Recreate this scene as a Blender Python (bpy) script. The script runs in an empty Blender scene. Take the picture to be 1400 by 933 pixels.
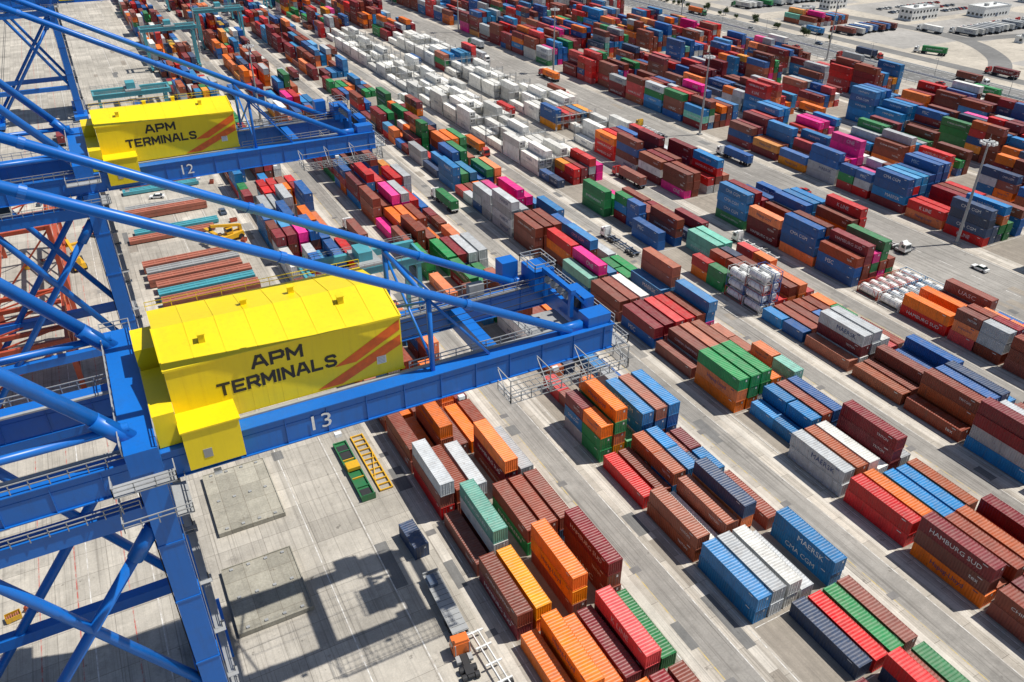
import bpy, math, random
from mathutils import Vector, Matrix
random.seed(7)
R=random.Random(11)
scene=bpy.context.scene
scene.view_settings.view_transform='Standard'
scene.view_settings.look='None'
scene.view_settings.exposure=0
col=scene.collection

# ------------------------------------------------------------------ materials
def newmat(name):
    m=bpy.data.materials.new(name); m.use_nodes=True
    nt=m.node_tree; b=nt.nodes['Principled BSDF']
    return m,nt,b
def N(nt,t,**kw):
    n=nt.nodes.new(t)
    for k,v in kw.items(): setattr(n,k,v)
    return n
def mixc(nt,fac,a,b,mode='MIX'):
    n=N(nt,'ShaderNodeMix',data_type='RGBA',blend_type=mode)
    for s,v in ((n.inputs[0],fac),(n.inputs[6],a),(n.inputs[7],b)):
        if hasattr(v,'links'): nt.links.new(v,s)
        elif isinstance(v,(int,float)): s.default_value=v
        else: s.default_value=(*v[:3],1)
    return n.outputs[2]
def ramp(nt,src,lo,hi,a=0.0,b=1.0):
    n=N(nt,'ShaderNodeMapRange'); n.inputs[1].default_value=lo; n.inputs[2].default_value=hi
    n.inputs[3].default_value=a; n.inputs[4].default_value=b
    nt.links.new(src,n.inputs[0]); return n.outputs[0]
def noise(nt,vec,scale,detail=4,rough=.55,mscale=None):
    if mscale:
        mp=N(nt,'ShaderNodeMapping'); mp.inputs['Scale'].default_value=mscale
        nt.links.new(vec,mp.inputs[0]); vec=mp.outputs[0]
    n=N(nt,'ShaderNodeTexNoise'); n.inputs['Scale'].default_value=scale
    n.inputs['Detail'].default_value=detail; n.inputs['Roughness'].default_value=rough
    nt.links.new(vec,n.inputs['Vector']); return n.outputs[0]

def paint(name,c,rough=.45,dirt=.35,dcol=(.12,.10,.08),scale=.6,metal=0):
    m,nt,b=newmat(name)
    g=N(nt,'ShaderNodeNewGeometry'); P=g.outputs['Position']
    n1=ramp(nt,noise(nt,P,scale,6,.65),.48,.75,0,dirt)
    n2=ramp(nt,noise(nt,P,scale*.25,3),.3,.7,.82,1.08)
    c1=mixc(nt,1,c,n2,'MULTIPLY')
    n3=ramp(nt,noise(nt,P,1,4,.6,(2.2,2.2,.12)),.52,.78,0,dirt*.9)
    c2=mixc(nt,n1,c1,dcol); c3=mixc(nt,n3,c2,dcol)
    nt.links.new(c3,b.inputs['Base Color']); b.inputs['Roughness'].default_value=rough
    b.inputs['Metallic'].default_value=metal
    return m
def plain(name,c,rough=.6,metal=0,worn=None):
    m,nt,b=newmat(name)
    g=N(nt,'ShaderNodeNewGeometry')
    n2=ramp(nt,noise(nt,g.outputs['Position'],1.3,4),.3,.7,.8,1.1)
    c=mixc(nt,1,c,n2,'MULTIPLY')
    if worn: c=mixc(nt,ramp(nt,noise(nt,g.outputs['Position'],.7,6,.75),.42,.58,.15,.95),c,worn)
    nt.links.new(c,b.inputs['Base Color'])
    b.inputs['Roughness'].default_value=rough; b.inputs['Metallic'].default_value=metal
    return m
def ground(name,c,streak=.5,joints=(0,0),dark=(.07,.06,.05),stain=.5,grain=.1):
    m,nt,b=newmat(name)
    g=N(nt,'ShaderNodeNewGeometry'); P=g.outputs['Position']
    big=ramp(nt,noise(nt,P,.025,5,.6),.3,.7,.74,1.2)
    mid=ramp(nt,noise(nt,P,.35,6,.7),.3,.7,.82,1.12)
    fine=ramp(nt,noise(nt,P,3.5,3,.7),.3,.7,1-grain,1+grain)
    cc=mixc(nt,1,c,big,'MULTIPLY'); cc=mixc(nt,1,cc,mid,'MULTIPLY'); cc=mixc(nt,1,cc,fine,'MULTIPLY')
    s1=ramp(nt,noise(nt,P,1,5,.6,(.9,.012,1)),.5,.68,0,streak)
    s2=ramp(nt,noise(nt,P,1,3,.5,(2.6,.03,1)),.56,.68,0,streak*.75)
    s5=ramp(nt,noise(nt,P,1,2,.5,(5.5,.045,1)),.60,.68,0,streak*.8)
    cc=mixc(nt,s1,cc,[x*.55 for x in c]); cc=mixc(nt,s2,cc,dark); cc=mixc(nt,s5,cc,dark)
    s3=ramp(nt,noise(nt,P,.16,5,.7),.58,.7,0,stain); cc=mixc(nt,s3,cc,[x*.45 for x in c])
    s6=ramp(nt,noise(nt,P,.55,4,.6),.66,.72,0,stain); cc=mixc(nt,s6,cc,dark)
    s4=ramp(nt,noise(nt,P,.11,6,.75),.58,.68,0,stain*.7); cc=mixc(nt,s4,cc,[min(1,x*1.35) for x in c])
    if joints[0]:
        sx=N(nt,'ShaderNodeSeparateXYZ'); nt.links.new(P,sx.inputs[0])
        cells=[]
        for ax,per in ((0,joints[0]),(1,joints[1])):
            d=N(nt,'ShaderNodeMath',operation='DIVIDE'); d.inputs[1].default_value=per; nt.links.new(sx.outputs[ax],d.inputs[0])
            f=N(nt,'ShaderNodeMath',operation='FRACT'); nt.links.new(d.outputs[0],f.inputs[0])
            l=N(nt,'ShaderNodeMath',operation='LESS_THAN'); l.inputs[1].default_value=.09/per; nt.links.new(f.outputs[0],l.inputs[0])
            cells.append(l.outputs[0])
            fl=N(nt,'ShaderNodeMath',operation='FLOOR'); nt.links.new(d.outputs[0],fl.inputs[0]); cells.append(fl.outputs[0])
        mx=N(nt,'ShaderNodeMath',operation='MAXIMUM'); nt.links.new(cells[0],mx.inputs[0]); nt.links.new(cells[2],mx.inputs[1])
        cb=N(nt,'ShaderNodeCombineXYZ'); nt.links.new(cells[1],cb.inputs[0]); nt.links.new(cells[3],cb.inputs[1])
        wn=N(nt,'ShaderNodeTexWhiteNoise'); nt.links.new(cb.outputs[0],wn.inputs[0])
        cc=mixc(nt,1,cc,ramp(nt,wn.outputs[0],0,1,.82,1.1),'MULTIPLY')
        k=N(nt,'ShaderNodeMath',operation='MULTIPLY'); k.inputs[1].default_value=.5; nt.links.new(mx.outputs[0],k.inputs[0])
        cc=mixc(nt,k.outputs[0],cc,dark)
    nt.links.new(cc,b.inputs['Base Color']); b.inputs['Roughness'].default_value=.9
    return m

BLUE=paint('crane_blue_paint',(.006,.150,.56),.36,.26,(.03,.06,.12),.35)
YEL=paint('machinery_yellow_paint',(.90,.68,.005),.42,.18,(.34,.23,.03),.3)
ORS=plain('orange_stripe_paint',(.82,.13,.008),.5)
BLK=plain('lettering_dark',(.012,.012,.014),.5)
WHT=plain('white_paint',(.8,.8,.77),.5)
GREY=paint('galvanised_steel',(.36,.365,.36),.5,.3)
DARK=plain('dark_rubber_steel',(.025,.025,.027),.7)
GLASS=plain('dark_glass',(.02,.03,.04),.12)
TEAL=paint('teal_gantry_paint',(.08,.36,.42),.45,.3)
REDS=paint('red_steel_paint',(.48,.075,.03),.5,.35)
SALM=paint('salmon_primer',(.42,.14,.09),.7,.4)
ORANGE=paint('orange_vehicle_paint',(.75,.17,.03),.4,.2)
YV=paint('yellow_vehicle_paint',(.75,.42,.02),.4,.3)
REDV=paint('red_vehicle_paint',(.5,.03,.025),.4,.2)
GREENV=paint('green_vehicle_paint',(.025,.17,.06),.4,.35)
BLUEV=paint('slate_blue_paint',(.09,.13,.20),.5,.4)
HATCH=ground('hatch_cover_weathered',(.36,.335,.27),.15,(3.4,4.2),(.12,.09,.06),.7,.16)

def contmat():
    m,nt,b=newmat('container_paint')
    oi=N(nt,'ShaderNodeObjectInfo'); tc=N(nt,'ShaderNodeTexCoord'); ge=N(nt,'ShaderNodeNewGeometry')
    add=N(nt,'ShaderNodeVectorMath',operation='MULTIPLY_ADD')
    cb=N(nt,'ShaderNodeCombineXYZ')
    for i in range(3): nt.links.new(oi.outputs['Random'],cb.inputs[i])
    nt.links.new(cb.outputs[0],add.inputs[0]); add.inputs[1].default_value=(97,53,71); nt.links.new(tc.outputs['Object'],add.inputs[2])
    V=add.outputs[0]
    hs=N(nt,'ShaderNodeHueSaturation')
    nt.links.new(oi.outputs['Color'],hs.inputs['Color'])
    nt.links.new(ramp(nt,oi.outputs['Random'],0,1,.72,1.24),hs.inputs['Value'])
    wn=N(nt,'ShaderNodeTexWhiteNoise',noise_dimensions='1D'); nt.links.new(oi.outputs['Random'],wn.inputs['W'])
    nt.links.new(ramp(nt,wn.outputs[0],0,1,.9,1.12),hs.inputs['Saturation'])
    c=hs.outputs[0]
    c=mixc(nt,1,c,ramp(nt,noise(nt,V,.5,4,.6),.3,.7,.8,1.12),'MULTIPLY')
    sx=N(nt,'ShaderNodeSeparateXYZ'); nt.links.new(ge.outputs['Normal'],sx.inputs[0])
    up=ramp(nt,sx.outputs[2],.5,.95,0,1)
    dn=ramp(nt,noise(nt,V,.9,6,.7),.4,.72,.0,.26)
    mu=N(nt,'ShaderNodeMath',operation='MULTIPLY'); nt.links.new(up,mu.inputs[0]); nt.links.new(dn,mu.inputs[1])
    c=mixc(nt,mu.outputs[0],c,(.33,.27,.21))
    rust=ramp(nt,noise(nt,V,1.6,7,.75),.60,.68,0,.75); c=mixc(nt,rust,c,(.12,.045,.02))
    st=ramp(nt,noise(nt,V,1,4,.6,(2.5,2.5,.25)),.54,.76,0,.42); c=mixc(nt,st,c,(.10,.08,.06))
    nt.links.new(c,b.inputs['Base Color']); b.inputs['Roughness'].default_value=.48
    return m
CP=contmat()
CTW=plain('container_lettering_white',(.72,.72,.7),.6)
CTB=plain('container_lettering_blue',(.02,.05,.17),.6)
CD=plain('container_hardware',(.18,.17,.16),.6)

# ------------------------------------------------------------------ mesh builder
class MB:
    def __init__(s): s.v=[];s.f=[];s.m=[];s.mats=[]
    def mi(s,mat):
        if mat not in s.mats: s.mats.append(mat)
        return s.mats.index(mat)
    def quad(s,pts,mat):
        i=len(s.v); s.v+= [tuple(p) for p in pts]; s.f.append(tuple(range(i,i+len(pts)))); s.m.append(s.mi(mat))
    def hexa(s,p,mat):
        i=len(s.v); s.v+=[tuple(q) for q in p]; k=s.mi(mat)
        for a in ((0,3,2,1),(4,5,6,7),(0,1,5,4),(1,2,6,5),(2,3,7,6),(3,0,4,7)):
            s.f.append(tuple(i+j for j in a)); s.m.append(k)
    def box(s,x0,x1,y0,y1,z0,z1,mat):
        s.hexa([(x0,y0,z0),(x1,y0,z0),(x1,y1,z0),(x0,y1,z0),(x0,y0,z1),(x1,y0,z1),(x1,y1,z1),(x0,y1,z1)],mat)
    def beam(s,p,q,w,h,mat):
        p=Vector(p);q=Vector(q);d=(q-p).normalized()
        up=Vector((0,0,1)) if abs(d.z)<.98 else Vector((0,1,0))
        a=d.cross(up).normalized(); b=a.cross(d).normalized()
        a=a*w/2;b=b*h/2
        s.hexa([p-a-b,p+a-b,q+a-b,q-a-b,p-a+b,p+a+b,q+a+b,q-a+b],mat)
    def tube(s,p,q,r,mat,n=12,r2=None,cap=True):
        p=Vector(p);q=Vector(q);d=(q-p).normalized(); r2=r if r2 is None else r2
        up=Vector((0,0,1)) if abs(d.z)<.98 else Vector((0,1,0))
        a=d.cross(up).normalized(); b=a.cross(d).normalized()
        i=len(s.v);k=s.mi(mat)
        for c,rr in ((p,r),(q,r2)):
            for j in range(n):
                t=2*math.pi*j/n; s.v.append(tuple(c+(a*math.cos(t)+b*math.sin(t))*rr))
        for j in range(n):
            s.f.append((i+j,i+(j+1)%n,i+n+(j+1)%n,i+n+j)); s.m.append(k)
        if cap:
            s.f.append(tuple(i+j for j in range(n-1,-1,-1)));s.m.append(k)
            s.f.append(tuple(i+n+j for j in range(n)));s.m.append(k)
    def rail(s,pts,mat,h=1.1,sp=1.6,r=.045):
        for a,b in zip(pts[:-1],pts[1:]):
            a=Vector(a);b=Vector(b);L=(b-a).length;n=max(1,round(L/sp))
            for i in range(n+1):
                p=a.lerp(b,i/n); s.beam(p,p+Vector((0,0,h)),r*2,r*2,mat)
            for hh in (h,h*.55): s.beam(a+Vector((0,0,hh)),b+Vector((0,0,hh)),r*2,r*2,mat)
    def add(s,verts,faces,mat):
        i=len(s.v);k=s.mi(mat); s.v+=[tuple(v) for v in verts]
        for f in faces: s.f.append(tuple(i+j for j in f)); s.m.append(k)
    def mesh(s,name,smooth=False):
        me=bpy.data.meshes.new(name); me.from_pydata(s.v,[],s.f)
        for m in s.mats: me.materials.append(m)
        me.polygons.foreach_set('material_index',s.m)
        if smooth: me.polygons.foreach_set('use_smooth',[True]*len(s.f))
        me.update(); return me
def obj(name,me,loc=(0,0,0),rz=0,parent=None,c=None):
    o=bpy.data.objects.new(name,me); o.location=loc; o.rotation_euler=(0,0,rz)
    if c: o.color=(*c,1)
    col.objects.link(o)
    if parent: o.parent=parent
    return o
def empty(name,loc=(0,0,0),rz=0):
    e=bpy.data.objects.new(name,None); e.location=loc; e.rotation_euler=(0,0,rz); e.empty_display_size=1
    col.objects.link(e); return e

def textgeo(t,bold=.0,spacing=1.0):
    cu=bpy.data.curves.new('t','FONT'); cu.body=t; cu.align_x='CENTER'; cu.offset=bold; cu.resolution_u=2; cu.space_character=spacing
    o=bpy.data.objects.new('t',cu); col.objects.link(o)
    dg=bpy.context.evaluated_depsgraph_get(); me=bpy.data.meshes.new_from_object(o.evaluated_get(dg))
    vs=[v.co.copy() for v in me.vertices]; fs=[tuple(p.vertices) for p in me.polygons]
    bpy.data.objects.remove(o); bpy.data.curves.remove(cu); bpy.data.meshes.remove(me)
    w=max(v.x for v in vs)-min(v.x for v in vs); cx=(max(v.x for v in vs)+min(v.x for v in vs))/2
    h=max(v.y for v in vs)-min(v.y for v in vs); y0=min(v.y for v in vs)
    return [((v.x-cx)/w,(v.y-y0)/h) for v in vs],fs
# stroke lettering: wide square sans letters as flat plates
GL={'A':[[(0,0),(.36,1),(.64,1),(1,0)],[(.17,.32),(.83,.32)]],'P':[[(0,0),(0,1),(.85,1),(1,.86),(1,.56),(.85,.42),(0,.42)]],
 'M':[[(0,0),(0,1),(.5,.3),(1,1),(1,0)]],'T':[[(0,1),(1,1)],[(.5,1),(.5,0)]],'E':[[(1,1),(0,1),(0,0),(1,0)],[(0,.5),(.85,.5)]],
 'R':[[(0,0),(0,1),(.85,1),(1,.86),(1,.58),(.85,.44),(0,.44)],[(.55,.44),(1,0)]],'I':[[(0,0),(0,1)]],'N':[[(0,0),(0,1),(1,0),(1,1)]],'L':[[(0,1),(0,0),(.9,0)]],
 'S':[[(1,.80),(.92,.94),(.78,1),(.22,1),(.06,.92),(0,.78),(.06,.64),(.22,.55),(.78,.45),(.94,.36),(1,.22),(.94,.08),(.78,0),(.22,0),(.08,.06),(0,.2)]]}
def strokes(b,text,x,z,lw,lh,gap,th,y,mat):
    n=0
    for ch in text:
        w=0.0 if ch=='I' else (lw*1.15 if ch in 'AM' else lw)
        for pl in GL[ch]:
            for (a,c),(d,e) in zip(pl[:-1],pl[1:]):
                p=Vector((x+a*w,0,z+c*lh)); q=Vector((x+d*w,0,z+e*lh)); dr=(q-p).normalized(); nn=Vector((-dr.z,0,dr.x))*th/2
                ex=.25 if ch=='S' else .5
                p=p-dr*th*ex; q=q+dr*th*ex
                yy=y-.003*(n%4); n+=1
                b.quad([(v.x,yy,v.z) for v in (p-nn,q-nn,q+nn,p+nn)],mat)
        x+=w+gap+th
    return x

# ------------------------------------------------------------------ container meshes
def container_mesh(L,H,text=None,tmat=None,reefer=False,tw=5.0,th=.9,toff=0):
    b=MB(); W=2.438; hw=W/2; hl=L/2
    for sx in (-1,1):
        for sy in (-1,1):
            x0,x1=sorted((sx*hw,sx*(hw-.15))); y0,y1=sorted((sy*hl,sy*(hl-.16)))
            b.box(x0,x1,y0,y1,.12,H-.12,CP)
            x0,x1=sorted((sx*(hw+.006),sx*(hw-.17))); y0,y1=sorted((sy*(hl+.006),sy*(hl-.18)))
            b.box(x0,x1,y0,y1,0,.118,CP); b.box(x0,x1,y0,y1,H-.118,H,CP)
        x0,x1=sorted((sx*(hw-.005),sx*(hw-.07)))
        b.box(x0,x1,-hl+.18,hl-.18,.02,.17,CP); b.box(x0,x1,-hl+.18,hl-.18,H-.09,H-.015,CP)
    for sy in (-1,1):
        y0,y1=sorted((sy*(hl-.005),sy*(hl-.08)))
        b.box(-hw+.17,hw-.17,y0,y1,.02,.17,CP); b.box(-hw+.17,hw-.17,y0,y1,H-.12,H-.012,CP)
    b.quad([(-hw+.07,-hl+.08,.05),(-hw+.07,hl-.08,.05),(hw-.07,hl-.08,.05),(hw-.07,-hl+.08,.05)],CD)
    def prof(a0,a1,pitch,dep):
        n=max(1,round((a1-a0)/pitch)); p=(a1-a0)/n; out=[]
        for i in range(n):
            s=a0+i*p
            out+=[(s,0),(s+p*.28,0),(s+p*.5,dep),(s+p*.78,dep)]
        out.append((a1,0)); return out
    dep=.0 if reefer else .06
    ps=prof(-hl+.16,hl-.16,.44 if not reefer else 1.5,dep)
    for sx in (-1,1):
        xs=hw-.012
        for (a,d),(c,e) in zip(ps[:-1],ps[1:]):
            pts=[(sx*(xs-d),a,.17),(sx*(xs-e),c,.17),(sx*(xs-e),c,H-.09),(sx*(xs-d),a,H-.09)]
            b.quad(pts if sx>0 else pts[::-1],CP)
    pr=prof(-hl+.08,hl-.08,.5 if not reefer else 1.5,.045 if not reefer else 0)
    for (a,d),(c,e) in zip(pr[:-1],pr[1:]):
        b.quad([(-hw+.07,a,H-.02-d),(hw-.07,a,H-.02-d),(hw-.07,c,H-.02-e),(-hw+.07,c,H-.02-e)],CP)
    pe=prof(-hw+.15,hw-.15,.36,.05)
    if reefer:
        b.quad([(hw-.15,hl-.02,.17),(-hw+.15,hl-.02,.17),(-hw+.15,hl-.02,H-.12),(hw-.15,hl-.02,H-.12)],CP)
        yy=hl-.018
        b.box(-.95,.95,yy,yy+.012,.35,1.15,CD); b.box(-.9,.0,yy+.012,yy+.03,1.35,2.2,GREY)
        b.tube((.5,yy,1.8),(.5,yy+.03,1.8),.36,DARK,14)
    else:
        for (a,d),(c,e) in zip(pe[:-1],pe[1:]):
            b.quad([(c,hl-.02-e,.17),(a,hl-.02-d,.17),(a,hl-.02-d,H-.12),(c,hl-.02-e,H-.12)],CP)
    b.quad([(-hw+.15,-hl+.03,.17),(hw-.15,-hl+.03,.17),(hw-.15,-hl+.03,H-.12),(-hw+.15,-hl+.03,H-.12)],CP)
    for x in (-.8,-.32,.32,.8): b.box(x-.022,x+.022,-hl+.002,-hl+.028,.15,H-.1,CD)
    b.box(-.012,.012,-hl+.016,-hl+.0295,.17,H-.12,DARK)
    for z in (.5,1.3,2.1): b.box(-hw+.2,-.05,-hl+.022,-hl+.0295,z,z+.05,CP); b.box(.05,hw-.2,-hl+.022,-hl+.0295,z,z+.05,CP)
    b.box(.42,.72,-hl+.024,-hl+.0297,1.75,2.2,CTW)
    if text:
        vs,fs=text
        for sx in (-1,1):
            pts=[(sx*(hw+.003),sx*(u*tw)-sx*toff,H*.5-th*.5+v*th) for u,v in vs]
            b.add(pts,fs,tmat)
    for sx in (-1,1):
        x=sx*(hw+.003); y0=sx*(hl-1.1)
        b.quad([(x,y0,H-.5),(x,y0-sx*.8,H-.5),(x,y0-sx*.8,H-.36),(x,y0,H-.36)],CTW if tmat is not CTB else CTB)
    return b.mesh('container')
H40=2.62
T={k:textgeo(k,.0) for k in ('MAERSK','HAMBURG SUD','Hapag-Lloyd','CMA CGM','EVERGREEN','CHINA SHIPPING','ONE','MSC','K LINE','TRITON','tex','HANJIN','UASC','COSCO')}
M40={'plain':container_mesh(12.19,H40),
 'maersk':container_mesh(12.19,H40,T['MAERSK'],CTB,tw=5.2,th=1.0,toff=-1.5),
 'maerskw':container_mesh(12.19,H40,T['MAERSK'],CTW,tw=5.2,th=1.0,toff=-1.5),
 'hs':container_mesh(12.19,H40,T['HAMBURG SUD'],CTW,tw=8.6,th=.8),
 'hl':container_mesh(12.19,H40,T['Hapag-Lloyd'],CTB,tw=5.6,th=1.1),
 'cma':container_mesh(12.19,H40,T['CMA CGM'],CTW,tw=6,th=.9),
 'eg':container_mesh(12.19,H40,T['EVERGREEN'],CTW,tw=8,th=.7),
 'cs':container_mesh(12.19,H40,T['CHINA SHIPPING'],CTW,tw=7.5,th=.55),
 'one':container_mesh(12.19,H40,T['ONE'],CTW,tw=3.2,th=1.2,toff=-2),
 'msc':container_mesh(12.19,H40,T['MSC'],CTW,tw=2.6,th=1.1,toff=2),
 'kl':container_mesh(12.19,H40,T['K LINE'],CTW,tw=4,th=1.0),
 'tri':container_mesh(12.19,H40,T['TRITON'],CTW,tw=2.4,th=.5,toff=-3.2),
 'tex':container_mesh(12.19,H40,T['tex'],CTW,tw=1.5,th=.6,toff=-3.8),
 'han':container_mesh(12.19,H40,T['HANJIN'],CTW,tw=5,th=.9),
 'uasc':container_mesh(12.19,H40,T['UASC'],CTW,tw=4.5,th=1.0),
 'cosco':container_mesh(12.19,H40,T['COSCO'],CTW,tw=4.5,th=.9),
 'reefer':container_mesh(12.19,H40,None,None,True),
 'reeferm':container_mesh(12.19,H40,T['MAERSK'],CTB,True,tw=4,th=.8)}
M20={'plain':container_mesh(6.06,H40),'tri':container_mesh(6.06,H40,T['TRITON'],CTW,tw=2.2,th=.5,toff=-1),
 'msc':container_mesh(6.06,H40,T['MSC'],CTW,tw=2.2,th=.9),'cma':container_mesh(6.06,H40,T['CMA CGM'],CTW,tw=3.6,th=.6),
 'hl':container_mesh(6.06,H40,T['Hapag-Lloyd'],CTB,tw=3.2,th=.6)}
def tank_mesh():
    b=MB();hw=1.219;hl=3.03;H=H40
    for sx in (-1,1):
        for sy in (-1,1): b.box(*sorted((sx*hw,sx*(hw-.14))),*sorted((sy*hl,sy*(hl-.14))),0,H,CP)
        for z in (0.02,H-.12): b.box(*sorted((sx*(hw-.01),sx*(hw-.1))),-hl+.14,hl-.14,z,z+.1,CP)
        b.beam((sx*(hw-.07),-hl+.1,.1),(sx*(hw-.07),-hl+1.6,H-.1),.07,.07,CP)
        b.beam((sx*(hw-.07),hl-.1,.1),(sx*(hw-.07),hl-1.6,H-.1),.07,.07,CP)
    for sy in (-1,1):
        for z in (.02,H-.12): b.box(-hw+.14,hw-.14,*sorted((sy*(hl-.01),sy*(hl-.1))),z,z+.1,CP)
        b.beam((-hw+.1,sy*(hl-.07),.1),(0,sy*(hl-.07),1.0),.07,.07,CP); b.beam((hw-.1,sy*(hl-.07),.1),(0,sy*(hl-.07),1.0),.07,.07,CP)
    z=1.32
    prof=[(-2.85,.35),(-2.75,.75),(-2.5,1.05),(-2.3,1.12),(2.3,1.12),(2.5,1.05),(2.75,.75),(2.85,.35)]
    for (a,r),(c,r2) in zip(prof[:-1],prof[1:]): b.tube((0,a,z),(0,c,z),r,WHT,18,r2,cap=True)
    for y in (-1.5,0,1.5): b.tube((0,y-.04,z),(0,y+.04,z),1.135,GREY,18)
    b.box(-.3,.3,-.6,.6,2.42,2.5,GREY); b.tube((0,0,2.5),(0,0,2.6),.25,GREY,10)
    return b.mesh('tank_container')
TANK=tank_mesh()

COLS={'b':(.235,.050,.028),'R':(.21,.010,.018),'o':(.82,.17,.008),'y':(.85,.30,.012),'u':(.008,.105,.34),'B':(.008,.20,.48),
 'n':(.030,.060,.13),'G':(.46,.48,.49),'w':(.74,.73,.68),'g':(.012,.22,.06),'t':(.19,.48,.38),'r':(.58,.012,.014),'m':(.80,.012,.25),
 's':(.05,.28,.52),'T':(.38,.10,.045),'W':(.82,.80,.74)}
VAR={'b':['plain','plain','tri','tex','uasc','cs'],'T':['plain','tri','plain'],'R':['hs','plain','plain','tri'],'o':['hl','hl','plain'],'y':['plain','hl'],
 'u':['cma','plain','plain','msc'],'B':['maerskw','plain','han','plain','cma'],'n':['cma','cma','plain'],'G':['maersk','maersk','plain','plain'],'w':['plain','maersk'],
 'g':['eg','cs','plain','plain'],'t':['plain','eg'],'r':['kl','plain','hs','plain'],'m':['one','plain'],'s':['cosco','plain','maerskw'],'W':['reefer','reefer','reeferm']}
WTS=[('b',.20),('T',.06),('R',.12),('o',.12),('y',.03),('u',.11),('B',.10),('n',.05),('G',.08),('w',.04),('g',.06),('t',.015),('r',.09),('m',.02),('s',.03)]
def pick(): 
    t=R.random()*sum(w for _,w in WTS)
    for c,w in WTS:
        t-=w
        if t<=0: return c
    return 'b'
S32,C32=math.sin(math.radians(32)),math.cos(math.radians(32))
def visible(x,y,mg=70):
    # keep only the part of the yard near what the photo covers
    fw=.468*x+.884*y; sd=.884*x-.468*y
    dep=fw*C32+95*S32; 
    if dep<10: return False
    u=700+1089*sd/dep; v=466.5+1089*(95*C32-fw*S32)/dep
    return -mg*2<u<1400+mg*2.5 and -mg<v<933+mg*2.5
blocks_e={}
cnt=0
def put(x,y,z,code,L=40,bl=None,mesh=None):
    global cnt
    if mesh is None:
        if L==40: mesh=M40[R.choice(VAR[code])]
        else:
            v=R.choice(VAR[code]); mesh=M20.get(v,M20['plain'])
    cnt+=1
    d=math.hypot(x,y)
    loc=(x+R.uniform(-.07,.07),y+R.uniform(-.16,.16),z)
    rz=(math.pi if R.random()<.5 else 0)+R.uniform(-.005,.005)
    cc=COLS[code]
    if d<230: return obj('shipping_container',mesh,loc,rz,c=cc)
    key=(bl,int(y//150))
    if key not in blocks_e: blocks_e[key]=empty('container_block',(0,0,0))
    return obj('container',mesh,loc,rz,parent=blocks_e[key],c=cc)
BX=[34.6,65.6,97,128,158.5,209,240,271,302]
Y0=50.3;PY=13.3;PX=2.95
def stack(bi,k,row,s,L=40):
    x=BX[bi]+1.22+PX*row; y=Y0+PY*k+6.1
    if not visible(x,y): return
    z=.02
    for c in s:
        if L==40: put(x,y,z,c,40,bi)
        else:
            put(x,y-3.12,z,c,20,bi); put(x,y+3.12,z,c if R.random()<.4 else pick(),20,bi)
        z+=H40+.015
SPEC={
(0,-1):['','','','o','R','b'],
(0,0):['o','oo','o','R','Rr','g'],
(0,1):['Rb','oy','','byo','','bbR'],
(0,2):['b','bwt','','gb','bb','nb'],
(0,3):['rbG','bb','bG','','bRo','oG'],
(0,4):['bb','o','RTo','b','o','b'],
(0,5):['bT','o','b','','oo','R'],
(1,-2):['','R','','nr','b','g'],
(1,-1):['','','n','r','g','b'],
(1,0):['BB','GG','ww','G','','BB'],
(1,1):['TT','w','TT','bon','','b'],
(1,2):['r','b','*BT','*bB','*n','*B'],
(1,3):['ggo*','yogo','g','wBB','bBT','uuB'],
(1,4):['','*b','','','*TG','*u'],
(1,11):['m','bo','oo','bb','','*b'],
(2,-2):['bb','oR','bT','b','u','RR'],
(2,-1):['obR','T','bb','RT','b','rR'],
(2,0):['rr','oo','o','B','B','T'],
(2,1):['GG','bT','Tw','w','RRR','G'],
(2,2):['*','*B','*uB','*bb','uu','n'],
(2,3):['oog','ogg','wgg','oo','*t','*wt'],
(2,4):['b','wb','bT','oT','*G','*T'],
(2,7):['Bt','rbm','BB','r','*g','g'],
(2,9):['bbb','bbb','GTb','','bu','*r'],
(2,10):['GGGG','GnG','bn','*b','','uB'],
(2,11):['*GGG','bmm','m','gmm','bm','*B'],
(3,10):['ggg','gg','b','*r','','b'],
(3,-2):['RR','bb','uu','G','b','bR'],
(3,-1):['RR','Gb','rR','uu','GRb','B'],
(3,0):['BGRR','RRr','GGG','uu','bb','RR'],
(3,1):['b','bTb','uuu','nRn','BB','b'],
(3,2):['T','b','bb','','u','uu'],
(3,3):['T','wRG','RGG','*Gw','*r','*b'],
(3,4):['*u','b','b','*u','*b','*g'],
(7,12):['BBBuB','GBBBB','BBGBu','uBBB','BBuB','GBB'],
(7,11):['sBB','BGBB','uBBB','RRRR','RRR','bbR'],
}
for (bi,k),rows in SPEC.items():
    for r,s in enumerate(rows):
        if s.startswith('*'): stack(bi,k,r,s[1:],20)
        elif s.endswith('*'): stack(bi,k,r,s[:-1],20)
        elif s: stack(bi,k,r,s)
prm={0:(1.9,.8),1:(2.0,.78),2:(2.0,.82),3:(1.7,.76),4:(2.8,.9),5:(3.3,.9),6:(3.1,.87),7:(3.7,.87),8:(3.2,.84)}
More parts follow.
